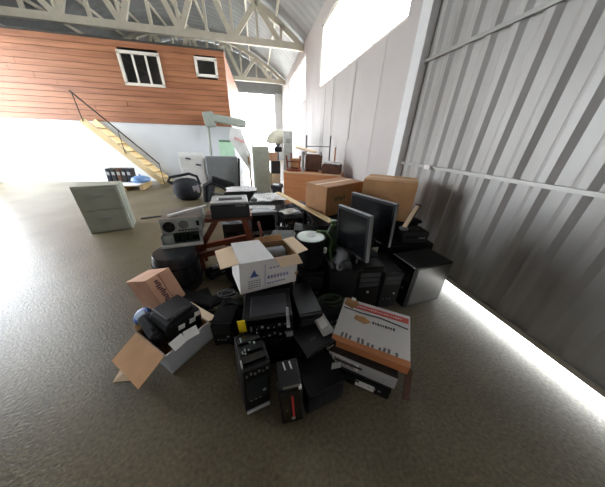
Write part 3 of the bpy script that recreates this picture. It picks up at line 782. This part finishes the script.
# ------------------------------------------------------------------ middle of the pile
pc_tower('black tower standing right of the bench, under light grey scanner', (.16, 2.21, 0), (0, 0, -8), (.34, .42, .50), bays=3)
sn = thing('scanner', 'light grey flatbed scanner tilted on the pile above the white carton', 'scanner', (.205, 2.06, .55), (17.3, -8.5, -28.4))
O('base', B((0, 0, .025), (.279, .29, .05)), 'lightgrey', sn, .006)
O('lid', B((0, .01, .062), (.27, .27, .02)), 'midgrey', sn, .006)
O('control_strip', B((0, -.132, .056), (.26, .025, .012)), 'white', sn, .003)
sd = MB()
for i in range(4): sd.box((-.09 + i * .03, -.132, .064), (.015, .01, .006))
O('button_row', sd, 'charcoal', sn)
crt = thing('crt_monitor', 'grey tube monitor behind the scanner, right of the bench', 'monitor', (.02, 3.06, 0), (0, 0, 4))
O('stand', B((0, 0, .15), (.3, .3, .3)), 'black2', crt, .01)
O('bezel', MB().box((0, -.16, .33), (.42, .05, .05)).box((0, -.16, .63), (.42, .05, .05)).box((-.19, -.16, .48), (.04, .05, .3)).box((.19, -.16, .48), (.04, .05, .3)), 'steelgrey', crt, .006)
O('tube_screen', B((0, -.155, .48), (.35, .03, .27)), 'glass_dark', crt, .01)
bk = MB(); k = [(-.2, -.13, .31), (.2, -.13, .31), (.2, -.13, .65), (-.2, -.13, .65), (-.12, .2, .36), (.12, .2, .36), (.12, .2, .6), (-.12, .2, .6)]
bk.v = [Vector(p) for p in k]; bk.f = [[0, 1, 2, 3], [7, 6, 5, 4], [0, 4, 5, 1], [1, 5, 6, 2], [2, 6, 7, 3], [3, 7, 4, 0]]
O('back_shell', bk, 'midgrey', crt, .01)
cp = thing('copier', 'grey copier body under loose white panels, middle of the pile', 'copier', (.16, 4.0, 0), (0, 0, -8))
O('cabinet', B((0, 0, .28), (.66, .56, .56)), 'steelgrey', cp, .012)
O('lid', B((0, .02, .585), (.6, .5, .05)), 'midgrey', cp, .012)
O('front_door', B((0, -.285, .22), (.58, .012, .36)), 'charcoal', cp, .004)
O('paper_tray', B((0, -.288, .47), (.5, .02, .09)), 'lightgrey', cp, .004)
crumple('plastic_film', 'crumpled white plastic film over the grey copier', 'film', (.20, 3.85, .615), .56, .50, .035, 'white', 3, 10)
o = tag(O('plastic_sheet', MB().slab([(-.30, -.03, 0), (.20, -.05, 0), (.20, .05, .01), (-.30, .06, .01)], .03), 'white'), 'narrow white cover strip in front of grey copier', 'panel'); o.location = (.05, 3.44, .55); o.rotation_euler = (R(15), 0, R(-6))
device('disc_player', 'dark flat machine below the narrow white cover strip', 'player', (.06, 3.47, .0), (0, 0, -4), (.5, .28, .50), 'charcoal', panel='black2')
crumple('plastic_film', 'crumpled white sheet behind the black printer', 'film', (-.36, 4.5, .635), .60, .40, .03, 'whitecard', 8, 6)
device('copier', 'low dark machine under crumpled white sheet behind the black printer', 'copier', (-.38, 4.55, 0), (0, 0, 6), (.62, .5, .63), 'charcoal')
bo = thing('blue_device', 'small navy gadget with a pale window at far end of long plank', 'device', (.38, 4.45, .0), (0, 0, -35))
O('pillar', B((0, 0, .33), (.16, .14, .66)), 'charcoal', bo, .01)
O('housing', B((0, 0, .70), (.22, .16, .08), (14, 0, 0)), 'navy', bo, .01)
O('pale_window', B((-.01, -.03, .745), (.13, .07, .006), (14, 0, 0)), 'white', bo)
for k, (x, y, rz, d, m, lb) in enumerate((
        (.45, 3.0, 5, (.30, .42, .56), 'navy', 'navy computer tower under the long plank, left of the black table'),
        (.58, 2.46, -6, (.24, .40, .50), 'black', 'black computer tower between the scanner and table end'),
        (.70, 3.60, 20, (.36, .40, .52), 'navy', 'navy computer tower behind the black table, beside long plank'),
        (1.22, 3.68, -14, (.42, .42, .60), 'black', 'black computer tower behind the table in front of orange desk'))):
    pc_tower(lb, (x, y, 0), (0, 0, rz), d, body=m, bays=2)
fm = thing('fax_machine', 'pale blue-grey machine on the black tower before orange desk', 'fax machine', (1.18, 3.66, .602), (0, 0, -14))
O('body', B((0, 0, .05), (.34, .28, .10)), mat('blue_grey_plastic', (176, 188, 204), .45), fm, .012)
O('handset', MB().tube([(-.13, -.1, .12), (-.13, 0, .13), (-.13, .1, .12)], .025, 8), 'white', fm)
O('keypad', B((.05, -.06, .103), (.12, .08, .008)), 'charcoal', fm)
device('disc_player', 'silver-edged dark player on navy tower near the long plank', 'player', (.45, 2.96, .562), (0, 0, 8), (.28, .28, .07), 'navy', panel='midgrey')
device('disc_player', 'dark player on black tower between scanner and black table', 'player', (.55, 2.42, .502), (0, 6, -12), (.28, .26, .07), 'navy', panel='black2')
fr = tag(O('bentwood_offcut', MB().tube([(0, .0, .0), (-.01, -.05, .2), (.0, -.1, .36), (.03, -.04, .5), (.0, .08, .60)], .018, 8), 'brown_wood'), 'bent brown wooden frame piece beside the bench end', 'frame'); fr.location = (-.04, 2.56, .0)
o = tag(O('white_jug', MB().lathe([(.05, 0), (.06, .02), (.055, .12), (.03, .15), (.03, .17)], 16), 'card_pale'), 'pale plastic jug on the black tower right of bench', 'jug'); o.location = (-.13, 2.36, .176)

# ------------------------------------------------------------------ far left: bags, white machine, grey cabinet, lamp arm
bg = thing('duffel_bag', 'round black bag with a strap on the floor left of grey cabinet', 'bag', (-1.97, 6.3, 0), (0, 0, 10))
O('bag_body', MB().lathe([(.20, 0), (.30, .06), (.36, .22), (.34, .42), (.24, .54), (.1, .58), (0, .585)], 22).xform(Matrix.Diagonal((1, .75, 1, 1))), 'fabric', bg)
O('strap', MB().tube([(-.30, 0, .42), (-.42, -.02, .52), (-.34, -.05, .62), (-.1, -.06, .66), (.12, -.05, .70), (.3, -.03, .62), (.34, 0, .40)], .035, 8), 'fabric', bg)
O('side_pocket', B((.22, -.16, .30), (.2, .08, .22), (0, 0, 30)), mat('grey_fabric', (140, 134, 136), .8), bg, .03)
ch = thing('office_chair', 'black office chair tipped on its side behind the black printer', 'chair', (-1.15, 5.7, 0), (0, 0, -12))
O('seat', B((-.14, 0, .33), (.14, .48, .48), (0, 8, 0)), 'fabric', ch, .05)
O('backrest', B((.18, .2, .52), (.60, .09, .22), (0, 18, 8)), 'fabric', ch, .04)
O('armrest', MB().tube([(-.1, -.24, .52), (.08, -.27, .60), (.34, -.27, .50), (.46, -.24, .38)], .03, 8), 'black', ch)
O('gas_column', MB().bar((-.06, 0, .3), (.3, 0, .24), .05), 'silver', ch)
for i in range(5):
    a = i * 2 * math.pi / 5 + .3
    lg = O('leg', MB().bar((.3, 0, .26), (.34, .23 * math.cos(a), .26 + .23 * math.sin(a)), .035), 'black', ch)
    O('caster', MB().lathe([(.022, -.012), (.025, 0), (.022, .012)], 12).xform(Matrix.Translation((.36, .23 * math.cos(a), .26 + .23 * math.sin(a))) @ Matrix.Rotation(R(90), 4, 'Y')), 'black2', lg)
wb2 = thing('washing_machine', 'white machine with dark slots standing left of steel grey cabinet', 'machine', (-2.2, 8.25, 0), (0, 0, 8))
O('cabinet', B((0, 0, .5), (.76, .55, 1.0)), 'white', wb2, .02)
O('top_panel', B((0, -.1, 1.03), (.76, .3, .14), (-18, 0, 0)), 'white', wb2, .02)
for x, z in ((-.1, 1.0), (.18, .80)): O('handle_slot', B((x, -.285, z - .06), (.16, .03, .05), (0, 10, 0)), 'ink', wb2, .01)
O('lower_door', B((0, -.28, .35), (.66, .02, .5)), 'whitecard', wb2, .01)
gc = thing('steel_cabinet', 'wide steel grey cabinet with a dark right edge below lamp arm', 'cabinet', (-1.23, 8.2, 0), (0, 0, 8))
O('body', B((0, .02, .5), (1.04, .46, 1.0)), 'steelgrey', gc, .012)
O('door', B((-.02, -.22, .5), (.98, .02, .94)), 'steelgrey', gc, .006)
O('edge_strip', B((.535, -.1, .47), (.05, .32, .96), (0, 5, 0)), 'black2', gc, .01)
O('handle', B((.38, -.24, .6), (.02, .03, .14)), 'silver', gc, .004)
lp = thing('lamp_arm', 'grey-green arm lamp on a pole above the steel grey cabinet', 'lamp', (-1.66, 8.72, 0), (0, 0, 0))
O('pole', MB().tube([(0, 0, .02), (0.0, 0, 1.0), (.06, 0, 2.0)], .045, 10), 'sagegrey', lp)
O('base_plate', B((0, 0, .015), (.26, .26, .03)), 'steelgrey', lp, .005)
O('head', B((.13, 0, 2.14), (.34, .24, .46), (0, -8, 0)), 'sagegrey', lp, .04)
O('arm', MB().bar((.24, 0, 2.20), (1.36, 0, 2.05), .26, .25), 'sagegrey', lp, .05)
O('lens', B((1.05, 0, 1.965), (.36, .16, .02), (0, 8, 0)), 'lightgrey', lp, .006)
wbd = thing('leaning_board', 'white board with faint red print leaning by sage filing cabinet', 'board', (-.35, 7.7, 0), (0, 0, 0))
O('board', MB().slab([(-.50, 0, 1.56), (.12, 0, .52), (.16, .05, 1.1), (-.10, .05, 1.86), (-.42, .03, 1.90)], .03), 'white', wbd)
lt = MB(); rnd = random.Random(4)
for i in range(6): lt.box((-.3 + .05 * i, -.006 + .012 * 0, 1.58 - .02 * i + .05 * rnd.random()), (.04, .004, .06))
O('print', lt, mat('faded_red_print', (226, 150, 146), .6), wbd)
O('support_leg', MB().bar((.1, .05, .0), (.06, .03, 1.05), .05), 'card_dark', wbd)
gs_ = tag(O('poster', MB().slab([(-.27, 0, .05), (.27, 0, .05), (.27, 0, .74), (-.27, 0, .74)], .01), 'palegreen'), 'pale green poster on white wall under the loft', 'poster'); gs_.location = (-1.14, 9.205, .78)
O('header_band', B((0, -.004, .70), (.5, .006, .07)), mat('muted_green_print', (110, 140, 118), .6), gs_)

fcab = thing('filing_cabinet', 'tall sage green filing cabinet in the middle of hall', 'cabinet', (.11, 7.2, 0), (0, 0, 4.8))
O('body', B((0, .01, .70), (.50, .58, 1.39)), 'sage', fcab, .008)
for i in range(4):
    d = O('drawer', B((0, -.285, .18 + i * .34), (.46, .02, .32)), 'sage', fcab, .004)
    O('handle', B((0, -.30, .22 + i * .34), (.12, .02, .02)), 'silver', d)
lk = thing('locker', 'narrow pale locker between the beige dish and brown cartons', 'locker', (1.02, 7.4, 0), (0, 0, -4))
O('body', B((0, 0, .92), (.28, .4, 1.84)), mat('pale_locker_paint', (196, 198, 194), .5), lk, .008)
O('door', B((0, -.205, .92), (.25, .012, 1.76)), mat('pale_locker_door', (200, 201, 196), .5), lk, .004)
O('door_vent', MB().box((0, -.213, 1.6), (.14, .005, .012)).box((0, -.213, 1.56), (.14, .005, .012)).box((0, -.213, 1.52), (.14, .005, .012)), 'charcoal', lk)
O('handle', B((.09, -.216, .95), (.02, .02, .1)), 'charcoal', lk)
ds = thing('satellite_dish', 'beige domed dish on a post right of tall sage filing cabinet', 'dish', (.75, 8.0, 0))
O('post', MB().tube([(0, .0, 0), (0, .0, 1.87)], .04, 8), 'steelgrey', ds)
O('reflector', MB().lathe([(.0, .02), (.2, .035), (.36, .09), (.46, .17), (.45, .18), (.34, .11), (.18, .055), (.0, .04)], 28).xform(Matrix.Translation((0, .0, 1.93)) @ Matrix.Rotation(R(12), 4, 'X') @ Matrix.Rotation(R(-8), 4, 'Y') @ Matrix.Scale(-2.1, 4, (0, 0, 1))), 'beige', ds)
O('feed_arm', MB().bar((0, .0, 1.30), (.05, -.3, 1.50), .03), 'navy', ds)
O('mount_box', B((.0, -.05, 1.28), (.26, .2, .16)), 'navy', ds, .02)
for k, (x, m, z, lb) in enumerate(((.52, 'card_pink', .95, 'pinkish carton on a crate below the beige dish'), (.60, 'charcoal', .55, 'dark carton under the pinkish one below beige dish'), (.58, 'card_pale', .0, 'pale carton at the floor below beige dish'))):
    closed_carton(lb, (x, 7.45, z - (0 if k else .0)), (0, 0, 7 * k - 5), (.30, .3, (.26, .40, .55)[k]), m)

# ------------------------------------------------------------------ orange desk with cartons and chairs on top
dkx = thing('desk', 'orange veneer desk turned with its panel to the pile', 'desk', (1.396, 5.242, 0), (0, 0, -27.1))
O('front_panel', B((0, -.29, .435), (1.43, .025, .87)), 'orange_wood', dkx, .004)
O('desk_top', B((0, 0, .88), (1.44, .62, .03)), 'orange_wood', dkx, .004)
for s in (-1, 1): O('side_panel', B((s * .70, .01, .43), (.025, .57, .86)), 'orange_wood', dkx, .003)
O('edge_band', B((0, -.312, .88), (1.44, .004, .03)), 'card_pale', dkx)
O('drawer', B((.45, .3, .7), (.42, .02, .2)), 'orange_wood', dkx, .003)
def on_desk(u, v): 
    a = R(-27.1); return (1.396 + u * math.cos(a) - v * math.sin(a), 5.242 + u * math.sin(a) + v * math.cos(a))
x, y = on_desk(-.50, .0)
c1 = thing('chair', 'brown wooden chair upside down at left end of orange desk', 'chair', (x, y, .896), (0, 0, -27))
O('seat', B((0, 0, .04), (.36, .36, .05), (4, 0, 0)), 'brown_wood', c1, .012)
for sx in (-1, 1):
    O('leg', MB().bar((sx * .15, -.15, .06), (sx * .18, -.18, .36), .035), 'brown_wood', c1)
    O('leg', MB().bar((sx * .15, .15, .06), (sx * .17, .18, .40), .035), 'brown_wood', c1)
O('stretcher', MB().bar((-.165, -.165, .22), (.165, -.165, .22), .025), 'brown_wood', c1)
O('stretcher', MB().bar((-.16, .165, .24), (.16, .165, .24), .025), 'brown_wood', c1)
closed_carton('small tan carton resting in the legs of the upturned chair', (x + .01, y, .975), (0, 0, -16), (.22, .22, .20), 'card')
x, y = on_desk(-.04, .05)
c2 = thing('chair', 'brown upholstered chair lying on its back on orange desk', 'chair', (x, y, .896), (0, 0, -27))
O('seat', B((0, 0, .2), (.42, .08, .40), (-12, 0, 0)), 'dark_brown', c2, .03)
O('backrest', B((0, .22, .05), (.42, .42, .07)), 'dark_brown', c2, .03)
for sx in (-1, 1):
    O('leg', MB().bar((sx * .19, -.02, .38), (sx * .2, -.18, .46), .03), 'lightgrey', c2)
    O('leg', MB().bar((sx * .19, -.02, .04), (sx * .2, -.22, .03), .03), 'lightgrey', c2)
x, y = on_desk(-.22, -.26); o = tag(O('steel_post', MB().bar((0, 0, 0), (-.02, 0, .47), .06, .05), 'lightgrey', None, .006), 'pale steel post standing at the front of orange desk', 'post'); o.location = (x, y, .896)
x, y = on_desk(.45, -.05); closed_carton('flat brown carton with a glossy pale lid on orange desk', (x, y, .896), (0, 0, -27), (.44, .36, .20), 'dark_brown', 'white')
x, y = on_desk(.45, -.05); o = tag(O('plastic_wrap', MB().slab([(-.2, -.14, .03), (.2, -.16, .0), (.2, .14, .02), (-.2, .16, .05)], .012), 'white'), 'shiny white wrap on the flat brown carton', 'wrap'); o.location = (x, y, 1.115); o.rotation_euler = (0, 0, R(-28))
x, y = on_desk(-.26, .14); o = tag(O('white_tray', MB().slab([(-.26, -.1, .06), (.26, -.1, -.04), (.26, .1, -.02), (-.26, .1, .08)], .03), 'card_pale'), 'pale tray lying over the brown chair on orange desk', 'tray'); o.location = (x, y, 1.38); o.rotation_euler = (0, 0, R(-24))
rk = thing('steel_rack', 'thin steel rack frame standing behind orange desk near white wall', 'rack', (1.72, 6.05, 0), (0, 0, -10))
for x in (-.36, .30):
    O('upright', MB().bar((x, 0, 0), (x, 0, 1.72), .035), 'midgrey', rk)
O('upright', MB().bar((.42, -.25, 0), (.42, -.25, 1.45), .04), 'card_pink', rk)
for z in (.35, 1.45): O('cross_bar', MB().bar((-.36, 0, z), (.30, 0, z), .02), 'midgrey', rk)
O('brace', MB().bar((.30, 0, .35), (.42, -.25, .35), .025), 'midgrey', rk)

# ------------------------------------------------------------------ far left by the stairs, and the sage cabinet at the left edge
st = thing('staircase', 'pale timber stairs with black handrail rising along the white partition', 'stairs', (-3.45, 8.85, 0))
for y in (-.27, .27): O('stringer', MB().bar((0.05, y, .0), (-1.80, y, 1.97), .04, .19), 'yellow_wood', st)
for i in range(8):
    f = (i + .7) / 8.6; O('tread', B((-1.80 * f + .03, 0, 1.97 * f), (.24, .50, .035)), 'yellow_wood', st)
O('handrail', MB().tube([(.05, -.3, .70), (-1.80, -.3, 2.70)], .02, 8), 'black', st)
for q in (0.04, -.9, -1.76): O('baluster', MB().bar((q, -.3, -(q - .05) * 1.065), (q, -.3, .70 - (q - .05) * 1.08), .016), 'black', st)
sc2 = thing('sage_cabinet', 'low sage green cabinet at the left side of hall', 'cabinet', (-2.759, 4.265, 0), (0, 0, 17.4))
O('body', B((0, .01, .41), (.60, .41, .82)), 'sage', sc2, .008)
for i in range(2):
    d = O('drawer', B((0, -.205, .22 + .38 * i), (.56, .02, .36)), 'sage', sc2, .004)
    O('handle', B((0, -.222, .28 + .38 * i), (.14, .02, .02)), 'silver', d)
O('edge_strip', B((.302, -.06, .41), (.008, .1, .80)), 'sagegrey', sc2)
o = tag(O('flat_bar', MB().bar((0, 0, .012), (.42, .12, .012), .05, .02), 'ink'), 'dark flat bar on the floor right of low sage cabinet', 'bar'); o.location = (-2.52, 4.72, 0)
pal = thing('pallet', 'low pale pallet on the floor in front of the stairs', 'pallet', (-4.25, 7.95, 0), (0, 0, 6))
for i in range(6): O('plank', B((0, -.36 + i * .145, .13), (1.1, .12, .02)), 'pale_wood', pal)
for i in range(3): O('runner', B((-.48 + i * .48, 0, .06), (.09, .84, .12)), 'pale_wood', pal)
shd = MB().slab([(-.55, -.42, .0), (.50, -.46, .02), (.58, .30, .05), (-.5, .36, .06)], .02)
o = tag(O('white_sheeting', shd, 'paper'), 'white sheeting spread on the pallet by the stairs', 'sheet'); o.location = (-4.25, 7.9, .165)
o = thing('blue_bag', 'blue plastic bag on white sheeting by the stairs', 'bag', (-3.80, 7.85, .215), (0, 0, 20))
O('bag_body', MB().lathe([(.18, 0), (.23, .06), (.2, .14), (.1, .19), (.03, .20)], 16).xform(Matrix.Diagonal((1.2, .8, 1, 1))), mat('pale_blue_film', (120, 160, 214), .35), o)
O('knot', MB().lathe([(.03, .195), (.02, .21), (.04, .24)], 10), 'blue', o)
for i in range(5):
    o = thing('dark_carton', ('dark box leftmost in the row on white sheeting', 'dark box second in the row on white sheeting', 'dark box third in the row on white sheeting', 'dark box fourth in the row on white sheeting', 'dark box last in the row, nearest the blue bag')[i], 'box', (-4.72 + i * .145, 8.05, .215), (0, 4, 4), 'dark boxes on white sheeting')
    O('carton_body', B((0, 0, .2), (.11, .34, .40)), ('navy', 'charcoal', 'dark_brown', 'charcoal', 'navy')[i], o, .01)
    O('paper_band', B((0, -.173, .26), (.08, .004, .1)), 'lightgrey', o)

# ------------------------------------------------------------------ more dark gear filling the pile
for k, (x, y, z, rz, d, m, lb) in enumerate((
        (1.27, 1.62, 0, -6, (.20, .40, .46), 'black', 'black tower between the monitor case and the tower by the metal door'),
        (.60, 1.36, 0, 8, (.30, .16, .28), 'black_metal', 'low black tower in front of round bin, behind white adapter'),
        (-.36, 1.36, 0, -10, (.17, .20, .26), 'black2', 'small black tower left of the yellow sticker case'),
        )):
    pc_tower(lb, (x, y, z), (0, 0, rz), d, body=m, bays=2)
device('disc_player', 'black flat player on floor between pinkish carton and keyboard', 'player', (-.74, 1.86, 0), (0, 0, 25), (.30, .24, .06), 'black', panel='black2')
keyboard('black keyboard lying on the flat player in front of the drum', (-.72, 1.84, .063), (0, 0, -28))

crumple('bin_liner', 'crumpled black bin liner between scanner and long plank', 'bag', (.40, 2.62, .50), .36, .34, .05, 'gloss_black', 5, 15)
crumple('bin_liner', 'crumpled dark navy sheet over the navy tower beside long plank', 'sheet', (.72, 3.58, .52), .42, .40, .04, 'navy', 6, 40)
crumple('plastic_film', 'crumpled grey film behind the bench, left of grey tube monitor', 'film', (-.44, 3.36, .362), .40, .36, .05, 'midgrey', 11, 6)
device('copier', 'low charcoal machine under grey film behind the bench', 'copier', (-.44, 3.36, 0), (0, 0, 6), (.38, .36, .36), 'charcoal')
crumple('paper_sheet', 'loose white sheet on the dark player near the long plank', 'paper', (.42, 2.93, .637), .24, .18, .012, 'paper', 13, 30)
